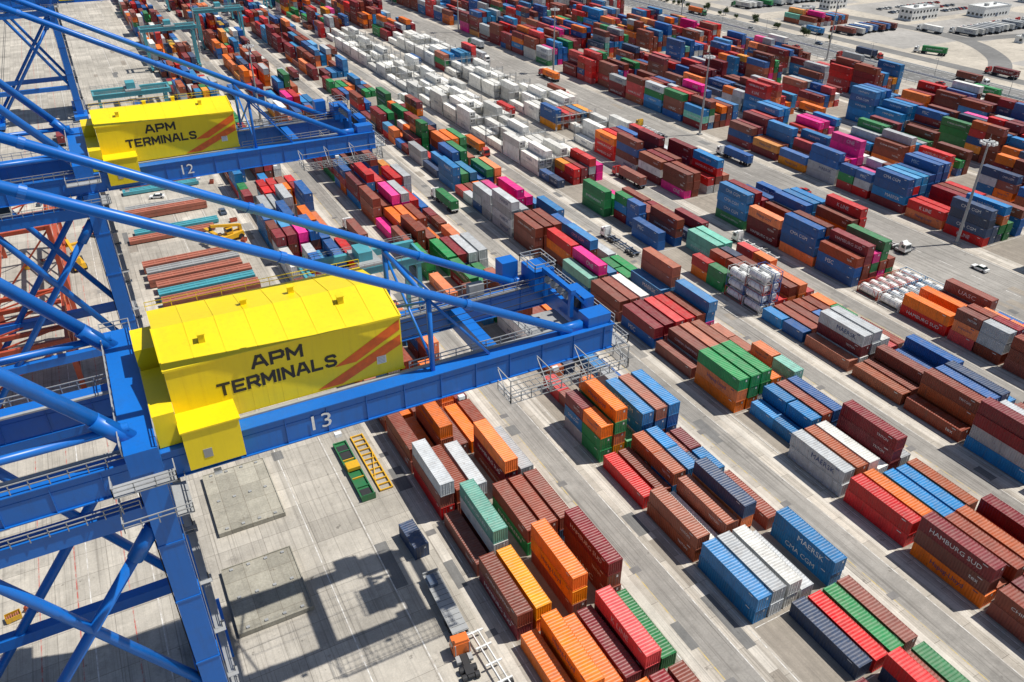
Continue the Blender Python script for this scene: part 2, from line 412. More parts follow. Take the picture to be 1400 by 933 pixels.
for bi in range(9):
    mean,occ=prm[bi]
    k=-3
    while k<50:
        if (bi,k) in SPEC: k+=1; continue
        y=Y0+PY*k
        if bi<3 and k<5: k+=1; continue
        if not (visible(BX[bi],y+6,120) or visible(BX[bi]+18,y+6,120)): k+=1; continue
        if bi==3 and k in (5,6) :
            for r in range(6):
                if r<2:
                    for j in (0,1):
                        for t in range(4 if j==0 else 3):
                            obj('tank_container',TANK,(BX[bi]+1.22+PX*r,y+3.1+6.25*j,.02+t*(H40+.015)),0,c=R.choice([(.03,.1,.3),(.4,.06,.04),(.6,.6,.58)])) if k==5 else None
                    if k==6: stack(bi,k,r,R.choice(['bo','r','gg']),20)
                else: stack(bi,k,r,R.choice(['oo','ob','r','','bb']),R.choice([20,40]))
            k+=1; continue
        if bi==4 and k==4:
            for r in range(6):
                for j in (0,1): obj('tank_container',TANK,(BX[bi]+1.22+PX*r,y+2.1+6.4*j,.02),0,c=R.choice([(.03,.2,.4),(.5,.06,.04),(.6,.6,.58)]))
            k+=1; continue
        reef=(bi==3 and 218<y<470) or (bi==4 and 235<y<440 and k%8!=0)
        if reef:
            for r in range(6):
                if R.random()<.84:
                    stack(bi,k,r,'W'*R.choice([1,1,2,2,2,3]))
            k+=1; continue
        e=R.random()
        if bi>=5 and k%9==4: k+=1; continue
        if e<(.07 if bi<5 else .08): k+=1; continue
        m=mean+R.uniform(-1,1)
        if y>400: m+=.5
        L=20 if R.random()<.28 else 40
        if bi==4 and 5<=k<=10: m=3.4;L=40
        c=pick()
        for r in range(6):
            if R.random()>occ: continue
            h=int(round(max(1,min(5,m+R.gauss(0,.8)))))
            s=''
            for t in range(h):
                if R.random()<.55: c=pick()
                if bi>=4 and c in 'oyT' and R.random()<.4: c=R.choice('RRuBrb')
                s+=c
            stack(bi,k,r,s,L)
        k+=1
print('containers',cnt)

# ------------------------------------------------------------------ ground
def sheet(name,x0,x1,y0,y1,z,mat):
    b=MB(); b.quad([(x0,y0,z),(x1,y0,z),(x1,y1,z),(x0,y1,z)],mat); return obj(name,b.mesh(name))
G_YARD=ground('yard_concrete',(.50,.45,.38),.5,(6,6),stain=.55)
G_APRON=ground('apron_concrete',(.47,.43,.365),.4,(7.5,5),stain=.6)
G_BLOCK=ground('stacking_surface',(.32,.28,.23),.45,(0,0))
G_RUN=ground('runway_concrete',(.60,.55,.475),.45,(0,0),stain=.3)
G_LANE=ground('lane_asphalt',(.31,.29,.26),.6,(0,0))
G_ASPH=ground('asphalt',(.19,.185,.175),.35,(0,0),(.05,.05,.05),.3)
G_SAND=ground('sandy_ground',(.47,.42,.345),.05,(0,0),(.2,.18,.14),.8)
G_PAD=ground('gravel_pad',(.36,.34,.31),.1,(0,0),(.12,.11,.1),.8)
G_WATER=plain('sea_water',(.02,.06,.08),.1)
WC=(.40,.36,.31)
PW=plain('road_paint_white',(.74,.73,.69),.7,0,WC)
PWN=plain('road_paint_fresh',(.74,.73,.69),.7)
PY_=plain('road_paint_yellow',(.62,.44,.08),.7,0,WC)
PR=plain('road_paint_red',(.48,.06,.04),.7,0,WC)
sheet('ground',-6000,6000,-6000,6000,0,G_SAND)
sheet('yard_pavement',-45,345,-60,900,.004,G_YARD)
sheet('quay_apron',-45,31,-60,900,.008,G_APRON)
sheet('sea',-6000,-46,-6000,6000,.02,G_WATER)
b=MB(); b.box(-46,-45,-60,900,0,.35,GREY); obj('quay_kerb',b.mesh('quay_kerb'))
for i,x in enumerate(BX):
    sheet('stacking_pavement',x-.3,x+18,-60,900,.008,G_BLOCK)
    b=MB()
    for xa in (x-2.6,x+19.6): b.quad([(xa-.75,-60,.012),(xa+.75,-60,.012),(xa+.75,900,.012),(xa-.75,900,.012)],G_RUN)
    obj('gantry_runway',b.mesh('gantry_runway'))
    if i not in (4,8):
        sheet('truck_lane',x+21.6,x+26.4,-60,900,.008,G_LANE)
sheet('yard_road',180.5,203,-60,900,.008,G_LANE)
b=MB()
def line(x,w,y0,y1,m,z=.014,dash=0):
    if not dash: b.quad([(x-w/2,y0,z),(x+w/2,y0,z),(x+w/2,y1,z),(x-w/2,y1,z)],m)
    else:
        y=y0
        while y<y1: b.quad([(x-w/2,y,z),(x+w/2,y,z),(x+w/2,y+dash,z),(x-w/2,y+dash,z)],m); y+=dash*2.4
for i,x in enumerate(BX):
    line(x-.8,.15,-60,900,PW); line(x+18.5,.15,-60,900,PW)
    if i not in(4,8): line(x+21.7,.15,-60,900,PY_); line(x+26.3,.15,-60,900,PW)
for x in (181,202.5,191.7): line(x,.22,-60,900,PW,dash=0 if x!=191.7 else 4)
for x,m in ((-19.5,PR),(-17.8,PW),(-12.5,PR),(-9,PW),(-24.5,PR),(14.5,PW),(22.8,PW)): line(x,.17,-60,900,m)
for x in (-3.9,-3.1,-33.4,-32.6): line(x,.22,-60,900,DARK)
for kk in range(-4,60):
    for x in BX:
        y=Y0+PY*kk-.6
        b.quad([(x,y,.016),(x+17.6,y,.016),(x+17.6,y+.12,.016),(x,y+.12,.016)],PW)
obj('pavement_markings',b.mesh('pavement_markings'))
# repaired concrete / asphalt patches in the lanes
b=MB()
for i in range(150):
    x=R.choice([x0+R.choice([20.6,22.5,24,26.8,-3.5]) for x0 in BX[:5]]+[R.uniform(182,200),R.uniform(-10,28),R.uniform(12,28)]); y=R.uniform(30,520)
    w_,l_=R.uniform(1.2,2.6),R.uniform(2,11); z=.0175+i*.00002
    b.quad([(x,y,z),(x+w_,y,z),(x+w_,y+l_,z),(x,y+l_,z)],R.choice([G_LANE,G_RUN,G_ASPH,G_BLOCK]))
obj('pavement_patches',b.mesh('pavement_patches'))
b=MB()
for kk in range(-2,40):
    for x in (31.2,56,87,118,149,): b.box(x,x+1.6,kk*22.0,kk*22+1.2,.008,.03,CD)
obj('drain_covers',b.mesh('drain_covers'))
b=MB(); b.box(345,346,-200,1200,0,.13,GREY); b.box(375,376,-200,1200,0,.13,GREY); obj('road_kerb',b.mesh('kerb'))
sheet('public_road',346,375,-200,1200,.01,G_ASPH)
b=MB()
for x in (347,359.6,361.4,374): line(x,.25,-200,1200,PWN,.016)
for x in (351,355.4,365.8,370): line(x,.22,-200,1200,PWN,.016,3)
obj('road_markings',b.mesh('road_markings'))
b=MB(); b.hexa([(360.2,-200,.01),(360.8,-200,.01),(360.8,1200,.01),(360.2,1200,.01),(360.4,-200,.85),(360.6,-200,.85),(360.6,1200,.85),(360.4,1200,.85)],WHT); obj('median_barrier',b.mesh('barrier'))
sheet('service_road',385,394,-200,1200,.008,G_ASPH)
def curve_road(name,pts,w,mat,z):
    b=MB(); P=[Vector((p[0],p[1],0)) for p in pts]; L=[]
    for i in range(len(P)-1):
        p0=P[max(i-1,0)];p1=P[i];p2=P[i+1];p3=P[min(i+2,len(P)-1)]
        for j in range(8):
            t=j/8; L.append(.5*((2*p1)+(-p0+p2)*t+(2*p0-5*p1+4*p2-p3)*t*t+(-p0+3*p1-3*p2+p3)*t**3))
    L.append(P[-1]); E=[]
    for i,p in enumerate(L):
        d=(L[min(i+1,len(L)-1)]-L[max(i-1,0)]).normalized(); n=Vector((-d.y,d.x,0))*w/2; E.append((p-n,p+n))
    for (a,c),(d,e) in zip(E[:-1],E[1:]): b.quad([(a.x,a.y,z),(c.x,c.y,z),(e.x,e.y,z),(d.x,d.y,z)][::-1],mat)
    obj(name,b.mesh(name))
curve_road('access_road',[(394,240),(425,262),(450,300),(452,350),(440,420),(420,500),(400,560)],11,G_ASPH,.013)
curve_road('access_road',[(450,300),(500,290),(560,270),(640,262)],9,G_ASPH,.018)
sheet('hard_standing',405,500,418,470,.006,G_PAD); sheet('hard_standing',456,560,292,345,.007,G_PAD); sheet('hard_standing',400,446,300,400,.0065,G_PAD)
sheet('hard_standing',420,540,225,252,.0062,G_PAD); sheet('hard_standing',470,640,355,412,.0055,G_PAD)
b=MB()
for i in range(200):
    y=-100+i*5; b.box(341,341.12,y,y+.12,0,2.4,GREY)
for z in (.3,1.3,2.3): b.box(341.02,341.1,-100,900,z,z+.06,GREY)
obj('boundary_fence',b.mesh('fence'))

# ------------------------------------------------------------------ ship-to-shore cranes
def crane_meshes():
    P={}
    b=MB()
    for y in (66.0,79.0):
        b.box(-75,48.5,y,y+1.4,43.7,46.8,BLUE)
        b.box(-75,48.6,y-.2,y+1.6,46.8,46.9,BLUE); b.box(-75,48.6,y-.2,y+1.6,43.58,43.7,BLUE)
        x=-20
        while x<48: b.box(x,x+.06,y-.14,y,43.7,46.8,BLUE); x+=4.2
        b.box(-75,48.5,y-.05,y-.002,45.9,45.98,BLUE)
    for x in (46.3,33.0,-20,-50): b.box(x,x+1.4,67.62,78.78,44.1,46.6,BLUE)
    b.box(-75,47,67.6,68.0,46.9,47.1,GREY); b.box(-75,47,78.4,78.8,46.9,47.1,GREY)
    b.box(-31.8,-4.7,65.9,67.5,39.4,41.4,BLUE); b.box(-31.8,-4.7,83,84.6,39.4,41.4,BLUE)
    P['girders']=b.mesh('girders')
    b=MB()
    for y in (66.6,84.0):
        b.box(-4.7,-2.3,y-1.05,y+1.05,1.6,43.5 if y<70 else 46.8,BLUE)
        for z in (8,18,28,36): b.box(-4.78,-2.22,y-1.13,y+1.13,z,z+.25,BLUE)
        b.box(-34.2,-31.8,y-1.1,y+1.1,1.6,85,BLUE)
        b.box(-6,-1,y-5,y+5,.9,2.2,BLUE)
        b.box(-35.5,-30.5,y-5,y+5,.9,2.2,BLUE)
        for xx in (-3.5,-33):
            for j in range(-4,5,1): b.tube((xx-.3,y+j*1.1,.42),(xx+.3,y+j*1.1,.42),.42,DARK,10)
    b.box(-4.9,-2.1,63.5,87,46.92,49.4,BLUE)
    b.box(-4.5,-2.5,67.8,82.8,12,14,BLUE); b.box(-34,-32,67.8,82.8,12,14,BLUE)
    b.box(-31.8,-4.7,65.9,67.3,12,13.6,BLUE); b.box(-31.8,-4.7,83.3,84.7,12,13.6,BLUE)
    b.box(-34,-32,67.7,82.9,80,83,BLUE); b.box(-34,-32,67.7,82.9,58,60,BLUE)
    P['legs']=b.mesh('legs')
    b=MB()
    for y in (66.6,84.0):
        b.tube((-4,y,49),(-32,y,82.5),.68,BLUE,16)
        b.tube((-4.4,y,38.5),(-32,y,2),.58,BLUE,16)
        b.tube((-4.4,y,13.5),(-32,y,60),.58,BLUE,16)
        b.tube((-4,y,50.3),(-32,y,50.3),.42,BLUE,14)
        for (p,q) in (((-4.2,y,48.8),(-6.6,y,51.9)),((-4.5,y,38.3),(-7,y,34.9))): b.tube(p,q,.82,BLUE,16)
    for y in (66.8,79.8):
        b.tube((43,y,47.0),(-31,y,86.2),.48,BLUE,16)
        b.box(41.5,44.5,y-.35,y+.35,46.9,47.9,BLUE)
        for x in (30,12,-6): 
            z=47+(43-x)*.53; b.tube((x+.25,y,z-.13),(x-.25,y,z+.13),.56,BLUE,16)
        b.tube((-31,y,86),(-75,y,70),.4,BLUE,12)
    b.tube((-3.5,67.5,38),(-3.5,83,15),.4,BLUE,12)
    b.tube((-33,67.5,15),(-33,83,56),.45,BLUE,12); b.tube((-33,83,15),(-33,67.5,56),.45,BLUE,12)
    b.tube((-32,66.6,60),(-32,84,80),.4,BLUE,12)
    zt=47+ (43-25.7)*.53
    for y in (66.8,79.8):
        b.beam((25.7,y,46.9),(25.7,y,zt),.45,.45,BLUE)
        b.beam((25.7,y,zt-.6),(32.5,y,47),.28,.28,BLUE)
    b.tube((25.7,66.8,zt-.7),(25.7,79.8,zt-.7),.28,BLUE,10)
    b.tube((25.7,66.8,48),(25.7,79.8,zt-.8),.16,BLUE,8); b.tube((25.7,79.8,48),(25.7,66.8,zt-.8),.16,BLUE,8)
    me=b.mesh('braces')
    for p in me.polygons: p.use_smooth=len(p.vertices)==4 and p.area>1.0
    P['tubular_braces']=me
    b=MB(); x0,x1,y0,y1,z0,z1=0,23,68.2,81.2,47.15,54.6
    def prism(a,c):
        i=len(b.v); b.v+=a+c; k=b.mi(YEL); n=len(a)
        b.f.append(tuple(i+j for j in range(n-1,-1,-1)));b.m.append(k)
        b.f.append(tuple(i+n+j for j in range(n)));b.m.append(k)
        for j in range(n): b.f.append((i+j,i+(j+1)%n,i+n+(j+1)%n,i+n+j)); b.m.append(k)
    yr=74.0
    sec=lambda x,dz:[(x,y0,z0),(x,y1,z0),(x,y1,z1-.9+dz),(x,yr,z1+.75+dz),(x,y0,z1-.7+dz)]
    prism(sec(x0,.1),sec(x1,-.2))
    b.beam((x0-.1,y0-.05,z1-.6),(x1+.1,y0-.05,z1-.9),.18,.22,YEL)
    b.beam((x0-.05,y0,z1-.6),(x0-.05,yr,z1+.85),.16,.2,YEL); b.beam((x1+.05,y0,z1-.9),(x1+.05,yr,z1+.55),.16,.2,YEL)
    b.beam((x1+.05,y0,z0+.1),(x1+.05,y1,z0+.1),.14,.2,YEL)
    b.box(0.02,5.2,65.0,68.15,44.6,49.0,YEL); b.box(-.1,5.35,64.85,68.2,49.0,49.15,YEL)
    b.box(-2.0,-.02,66.5,75,47,50.6,YEL)
    b.box(-2.05,-.03,76,80.5,47.2,52.4,YEL)
    for i in range(1,16): x=i*1.45; b.box(x,x+.035,y0-.012,y0,z0,z1-.9,YEL)
    for i in range(1,8):
        x=i*2.9; b.beam((x,y0+.1,z1-.57-.013*x),(x,yr,z1+.88-.013*x),.06,.05,YEL); b.beam((x,yr,z1+.88-.013*x),(x,y1-.1,z1-.75-.013*x),.06,.05,YEL)
    for (vx,vy) in ((4,71),(9,76),(14,76.5),(18,72)): 
        b.box(vx-.3,vx+.3,vy-.3,vy+.3,z1-.2,z1+.85,YEL); b.box(vx-.38,vx+.38,vy-.38,vy+.38,z1+.85,z1+.93,YEL)
    b.box(20.1,21.1,y0-.07,y0,48.6,49.5,WHT)
    for i in range(5): b.box(20.2,21.0,y0-.09,y0-.07,48.68+i*.17,48.74+i*.17,GREY)
    b.box(1.5,2.3,64.96,65.0,45.6,46.6,GREY)
    b.rail([(x0,y1,z1-.8),(x1,y1,z1-1.1)],YEL,1.0,2.5,.03)
    P['machinery_house']=b.mesh('machinery_house')
    b=MB(); yf=y0-.03
    strokes(b,'APM',7.8,52.0,1.15,1.15,.16,.32,yf,BLK)
    strokes(b,'TERMINALS',4.3,49.9,.95,1.15,.14,.31,yf,BLK)
    b.quad([(13.6,yf,47.4),(16.2,yf,47.4),(22.85,yf,50.3),(22.85,yf,51.5)],ORS)
    b.quad([(15.6,yf,49.6),(17.9,yf,49.6),(22.85,yf,52.1),(22.85,yf,53.3)],ORS)
    P['lettering']=b.mesh('lettering')
    b=MB()
    b.box(-6.5,-1.2,61.6,63.4,46.6,46.7,GREY); b.rail([(-6.5,63.4,46.7),(-6.5,61.6,46.7),(-1.2,61.6,46.7),(-1.2,63.4,46.7)],GREY)
    b.rail([(-5,63.6,49.4),(-5,87,49.4)],GREY); b.rail([(-2.0,63.6,49.4),(-2.0,87,49.4),(-5,87,49.4)],GREY)
    b.box(-2,-.6,61,65.8,43,43.08,GREY); b.rail([(-.6,65.8,43.08),(-.6,61,43.08),(-6.5,61,43.08),(-6.5,65.5,43.08)],GREY)
    b.rail([(-30,65.7,41.4),(-5,65.7,41.4)],GREY); b.rail([(-30,66.0,46.92),(-5,66.0,46.92)],GREY); b.rail([(-30,80.6,46.92),(-5,80.6,46.92)],GREY)
    b.rail([(23.5,67.9,46.92),(40,67.9,46.92)],GREY,1.1,1.8); b.rail([(23.5,78.5,46.92),(46,78.5,46.92)],GREY,1.1,1.8)
    b.rail([(23.5,80.9,46.92),(48,80.9,46.92)],GREY,1.1,1.8)
    for x in [33+i*.8 for i in range(20)]: b.box(x,x+.05,62.6,65.7,42.6,42.68,GREY)
    for y in (62.6,63.6,64.6,65.6): b.box(33,48.6,y,y+.08,42.52,42.6,GREY)
    b.rail([(33,65.7,42.65),(33,62.6,42.65),(48.6,62.6,42.65),(48.6,65.7,42.65)],GREY,1.2,1.3,.05)
    for x in (33,38,43,48.5):
        b.beam((x,62.6,42.6),(x,62.6,45.6),.1,.1,GREY); b.beam((x,62.6,45.6),(x,65.7,45.6),.1,.1,GREY)
        b.beam((x,62.6,42.6),(x,65.7,45.4),.08,.08,GREY)
    b.beam((33,62.6,45.6),(48.6,62.6,45.6),.1,.1,GREY)
    b.box(48.6,50.4,65.4,81,43.9,44.0,GREY); b.rail([(48.7,65.4,44),(50.4,65.4,44),(50.4,81,44),(48.7,81,44)],GREY,1.1,1.3)
    b.rail([(48.6,66,46.92),(48.6,80.5,46.92)],GREY)
    for z in range(3,43): b.beam((-2.1,65.9,z),(-2.1,66.5,z),.04,.04,GREY)
    b.beam((-2.1,65.9,2),(-2.1,65.9,44),.06,.06,GREY); b.beam((-2.1,66.5,2),(-2.1,66.5,44),.06,.06,GREY)
    for i in range(10):
        z=3+i*4; ya,yb=(68.5,72.5) if i%2==0 else (72.5,68.5)
        b.beam((-1.6,ya,z),(-1.6,yb,z+4),.8,.12,GREY); b.rail([(-1.2,ya,z),(-1.2,yb,z+4)],GREY,1.0,1.5,.035)
        b.box(-2.2,-.9,yb-.6,yb+.6,z+3.95,z+4.02,GREY)
    for y in (66.3,66.45,66.6): b.tube((-4.85,y,3),(-4.85,y,43),.05,DARK,6)
    for x in (2,14,28,40): b.box(x,x+.7,65.2,65.7,43.1,43.5,WHT)
    P['platforms_and_railings']=b.mesh('railings')
    b=MB()
    b.box(44,46.8,77,80.6,46.95,49.6,BLUE); b.box(46.9,48.3,70,74,46.95,48.6,BLUE); b.box(45.2,48.3,66.3,68.6,46.95,48.2,BLUE)
    b.box(41.0,43.2,80.0,82.0,47,50.2,BLUE); b.box(36,38,79.2,80.2,47,48.6,GREY); b.box(30,31,79.2,80.2,47,48.2,WHT)
    b.beam((45,70,46.7),(45,70,50.2),.5,.5,BLUE); b.beam((45,76,46.7),(45,76,50.2),.5,.5,BLUE); b.beam((45,69.5,50.2),(45,76.5,50.2),.6,.5,BLUE)
    b.beam((48,70,46.7),(45,70,50.2),.3,.3,BLUE); b.beam((48,76,46.7),(45,76,50.2),.3,.3,BLUE)
    for y in (70.8,72.2,73.8,75.2): b.tube((46.8,y-.15,47.8),(46.8,y+.15,47.8),.8,DARK,16); b.tube((45,y-.15,49.3),(45,y+.15,49.3),.6,GREY,16)
    for y in (70.8,72.2,73.8,75.2): b.beam((45,y,49.9),(23,y,49.2),.06,.06,DARK)
    b.box(40,46,70.5,75.5,44.6,44.7,GREY)
    b.rail([(40,70.5,44.7),(40,75.5,44.7)],GREY); b.rail([(43.9,76.8,49.6),(46.9,76.8,49.6),(46.9,80.8,49.6),(43.9,80.8,49.6),(43.9,76.8,49.6)],GREY)
    P['sheave_assembly']=b.mesh('sheaves')
    b=MB(); b.box(-24,-17,68.4,78.2,44.4,45.6,BLUE); b.box(-19,-16.4,70,73,40.2,43.2,WHT); b.box(-19.05,-16.35,69.95,73.05,41,42.4,GLASS)
    b.box(-22,-19,71,76,45.6,47.4,GREY)
    P['trolley']=b.mesh('trolley')
    return P
CM=crane_meshes()
def crane(dy,num):
    e=empty('ship_to_shore_crane',(0,dy,0))
    for n,me in CM.items(): obj(n,me,parent=e)
    b=MB(); vs,fs=textgeo(num,.0); b.add([(13.0+u*2.0,65.84,44.4+v*1.75) for u,v in vs],fs,WHT); obj('crane_number',b.mesh('num'),parent=e)
crane(0,'13'); crane(83.5,'12'); crane(300,'11')

# ------------------------------------------------------------------ yard gantries
def rtg_mesh():
    b=MB(); 
    for x in (-11.1,11.1):
        for y in (-4,4): b.box(x-.45,x+.45,y-.4,y+.4,1.2,18.4,TEAL)
        b.box(x-.5,x+.5,-6,6,1.0,1.9,TEAL); b.box(x-.35,x+.35,-3.6,3.6,17.2,18.3,TEAL)
        for y in (-5,-3.6,3.6,5): b.tube((x-.35,y,.75),(x+.35,y,.75),.75,DARK,14)
        b.box(x-1.5,x-.5,-2,2,1.9,3.6,WHT if x<0 else TEAL)
    for y in (-4,4):
        b.box(-13,13,y-.55,y+.55,18.4,20,TEAL)
    b.rail([(-13,-4.8,20),(13,-4.8,20)],GREY,1.1,2); b.rail([(-13,4.8,20),(13,4.8,20)],GREY,1.1,2)
    for x in (-12.6,12.6): b.box(x-.3,x+.3,-3.4,3.4,18.6,19.6,TEAL)
    b.box(-2,3,-4.4,4.4,20.05,20.6,GREY); b.box(-1.4,1.6,-2.4,2.4,20.6,22.6,TEAL); b.box(1.8,3.2,-1,1,16.5,18.8,WHT); b.box(1.75,3.25,-1.05,.9,17.2,18.3,GLASS)
    b.box(-1.2,1.2,-6,6,12,12.4,YV)
    for x in (-.9,.9):
        for y in (-2,2): b.beam((x,y,12.4),(x,y,20.1),.05,.05,DARK)
    return b.mesh('rtg')
RT=rtg_mesh()
for x,y in ((43.4,150),(15,322),(43.4,440),(74.4,480),(105.8,560),(137,590),(74.4,610)):
    e=empty('yard_gantry_crane',(x,y,0)); obj('gantry_frame',RT,parent=e)

# ------------------------------------------------------------------ light masts
def mast():
    b=MB(); b.tube((0,0,0),(0,0,30),.46,GREY,12,.22); b.box(-.8,.8,-.8,.8,0,.5,GREY)
    b.tube((0,0,29),(0,0,29.3),1.3,GREY,16); 
    for i in range(10):
        t=i*math.pi/5; x,y=1.8*math.cos(t),1.8*math.sin(t)
        b.box(x-.32,x+.32,y-.32,y+.32,28.5,29.1,WHT); b.beam((x*.7,y*.7,29.15),(x,y,29.15),.08,.08,GREY)
    b.tube((0,0,30),(0,0,31.2),.04,GREY,6)
    return b.mesh('mast')
MS=mast()
for x,y in ((205,121.6),(205,233),(205,344),(205,455),(205,566),(342.5,180),(342.5,300),(342.5,420),(60,330),(60,470)):
    e=empty('light_mast',(x,y,0)); obj('mast',MS,parent=e)
def lamp():
    b=MB(); b.tube((0,0,0),(0,0,9),.12,GREY,8,.07); b.beam((-1.8,0,9),(1.8,0,9),.08,.08,GREY); b.box(-2.2,-1.4,-.15,.15,8.9,9.08,GREY); b.box(1.4,2.2,-.15,.15,8.9,9.08,GREY); return b.mesh('lamp')
LM=lamp()
for i in range(16): e=empty('street_lamp',(360.5,60+i*38,0)); obj('lamp_post',LM,parent=e)

# ------------------------------------------------------------------ vehicles
def tractor_mesh(mat):
    b=MB()
    b.box(-.45,.45,-3.2,2.6,.65,.95,DARK)
    b.hexa([(-1.22,.6,.8),(1.22,.6,.8),(1.22,2.7,.8),(-1.22,2.7,.8),(-1.15,.7,2.9),(1.15,.7,2.9),(1.15,2.45,2.9),(-1.15,2.45,2.9)],mat)
    b.hexa([(-1.0,2.64,1.75),(1.0,2.64,1.75),(1.0,2.68,1.75),(-1.0,2.68,1.75),(-.98,2.5,2.65),(.98,2.5,2.65),(.98,2.54,2.65),(-.98,2.54,2.65)],GLASS)
    for s in (-1,1): 
        b.hexa([(s*1.19,1.2,1.8),(s*1.23,1.2,1.8),(s*1.23,2.3,1.8),(s*1.19,2.3,1.8),(s*1.165,1.2,2.6),(s*1.2,1.2,2.6),(s*1.2,2.2,2.6),(s*1.165,2.2,2.6)],GLASS)
        b.tube((s*.85,1.8,.5),(s*1.2,1.8,.5),.5,DARK,14)
        for y in (-1.6,-2.8): b.tube((s*.6,y,.5),(s*1.2,y,.5),.5,DARK,14)
        b.box(*sorted((s*.55,s*1.15)),-.6,.5,.5,1.0,GREY)
        b.tube((s*1.0,.5,1),(s*1.0,.5,3.1),.08,GREY,8)
    b.box(-1.2,1.2,2.7,2.85,.45,.85,DARK); b.box(-.6,.6,-2.8,-1.4,.95,1.1,DARK)
    b.hexa([(-1.1,.75,2.9),(1.1,.75,2.9),(1.1,1.6,2.9),(-1.1,1.6,2.9),(-.9,.75,3.4),(.9,.75,3.4),(.9,1.2,3.4),(-.9,1.2,3.4)],mat)
    return b.mesh('tractor')
def trailer_mesh(mat,deck=False):
    b=MB(); 
    for s in (-1,1):
        b.box(*sorted((s*.4,s*.55)),-13.6,-1.2,1.0,1.35,mat)
        for y in (-10,-11.3,-12.6): b.tube((s*.65,y,.5),(s*1.2,y,.5),.5,DARK,14)
        b.box(*sorted((s*.55,s*.7)),-3.9,-3.7,.1,1.0,GREY)
    for y in (-1.4,-4,-7,-10,-13.5): b.box(-1.2,1.2,y-.12,y+.12,1.1,1.34,mat)
    if deck:
        b.box(-1.22,1.22,-13.0,-1.1,1.36,1.48,mat); b.box(-1.22,1.22,-1.3,-1.1,1.48,1.9,mat)
        for i in range(12): b.box(-1.1,1.1,-12.9+i,-12.85+i,1.48,1.5,DARK)
        b.box(-1.0,.2,-4,-2,1.5,2.1,BLUEV)
    return b.mesh('trailer')
TR={k:tractor_mesh(m) for k,m in (('w',WHT),('o',ORANGE),('r',REDV),('g',GREENV),('y',YV))}
TL={k:trailer_mesh(m) for k,m in (('w',WHT),('r',REDV),('d',BLUEV))}
TLD=trailer_mesh(GREY,True)
def truck(x,y,rz,c='w',t='d',cont=None):
    e=empty('semi_truck',(x,y,.02),rz); obj('tractor',TR[c],parent=e)
    if t: obj('chassis_trailer',TL[t],parent=e)
    if cont: obj('cargo_container',M40[R.choice(VAR[cont])],(0,-7.4,1.38),0,e,COLS[cont])
truck(187,126,math.pi,'w','w')
e=empty('terminal_tractor',(26.6,64.2,.02),-.1); obj('tractor',TR['o'],parent=e)
e2=empty('skeletal_trailer',(29.6,68.4,.02),.02); obj('chassis',TL['w'],parent=e2)
e3=empty('flatbed_trailer',(28.2,80.8,.02),-.03); obj('flatbed',TLD,parent=e3)
for a in ((58,210,0,'w','r','b'),(90,300,0,'y','d','G'),(121,250,math.pi,'r','d','o'),(152,300,0,'w','w','r'),(185,300,math.pi,'r','d','b'),(197,210,0,'w','d','u'),
          (197,420,0,'g','d','G'),(185,480,math.pi,'w','d','r'),(121,170,0,'w','d',None),(232,260,0,'r','d','w'),(232,380,0,'w','d','u'),
          (351,160,0,'w','d','w'),(353,300,0,'r','d','G'),(368,230,math.pi,'w','d','b'),(368,430,math.pi,'g','d','o'),(353,520,0,'w','d','B'),(368,290,math.pi,'r','d','n'),(353,225,0,'w','d','g'),
          (391,242,.0,'r','d','R'),(400,290,.4,'w','d','g'),(388,360,0,'w','d','B'),(391,205,0,'r','d','r'),(452,330,.0,'w','d','w'),(10,300,0,'y','d','b'),(18,370,0,'w','d','u'),(-12,345,0,'w','d','R'),(152,210,0,'r','d','b'),
          (58,300,0,'r','d',None),(58,380,0,'w','d','u'),(90,220,0,'w','w','g'),(90,400,0,'y','d','R'),(121,330,0,'w','w','w'),(121,440,0,'r','d','b'),(152,150,0,'w','w',None),(152,400,0,'r','d','u'),(190,250,0,'y','w',None),(197,340,0,'r','d','o'),(186,380,math.pi,'w','w','G'),(232,190,0,'w','w',None),(263,240,0,'r','d','o'),(263,360,0,'w','w','w'),(294,260,0,'w','d','R'),(294,400,0,'g','d','u')): truck(*a)
for i in range(18): truck(409+i*4.6,446+R.uniform(-2,2),.15,R.choice('wwrg'),'d',R.choice(['g','w',None,'G','w']))
for i in range(17): truck(462+i*4.9,316+R.uniform(-2,2),.1,R.choice('wwr'),'d',R.choice(['w','w',None,'G']))
for i in range(8): truck(402+i*4.9,350+R.uniform(-2,2),.1,R.choice('wwr'),'d',R.choice(['w','b',None,'u']))
for i in range(14): truck(432+i*6,242+R.uniform(-2,2),.1,R.choice('wwr'),'d',R.choice(['w','R',None,'u']))
def car_mesh(mat):
    b=MB(); b.hexa([(-.9,-2.2,.35),(.9,-2.2,.35),(.9,2.2,.35),(-.9,2.2,.35),(-.86,-2.15,.95),(.86,-2.15,.95),(.86,2.1,.85),(-.86,2.1,.85)],mat)
    b.hexa([(-.82,-1.7,.95),(.82,-1.7,.95),(.82,1.1,.9),(-.82,1.1,.9),(-.65,-1.2,1.42),(.65,-1.2,1.42),(.65,.35,1.42),(-.65,.35,1.42)],GLASS)
    b.box(-.63,.63,-1.15,.3,1.42,1.46,mat)
    for s in (-1,1):
        for y in (-1.4,1.4): b.tube((s*.7,y,.33),(s*.93,y,.33),.33,DARK,12)
    return b.mesh('car')
CARS=[car_mesh(m) for m in (WHT,GREY,REDV,BLUEV)]
for x,y,r in ((20,300,0),(-9,290,0),(3,345,0),(196,170,0),(368,150,math.pi),(352,240,0),(368,330,math.pi),(352,410,0),(-14,262,.1),(12,262,1.3),(353,185,0),(369,205,math.pi),(351,330,0),(364,380,math.pi),(28,240,0),(196,108,0)):
    e=empty('car',(x,y,.02),r); obj('car_body',R.choice(CARS),parent=e)
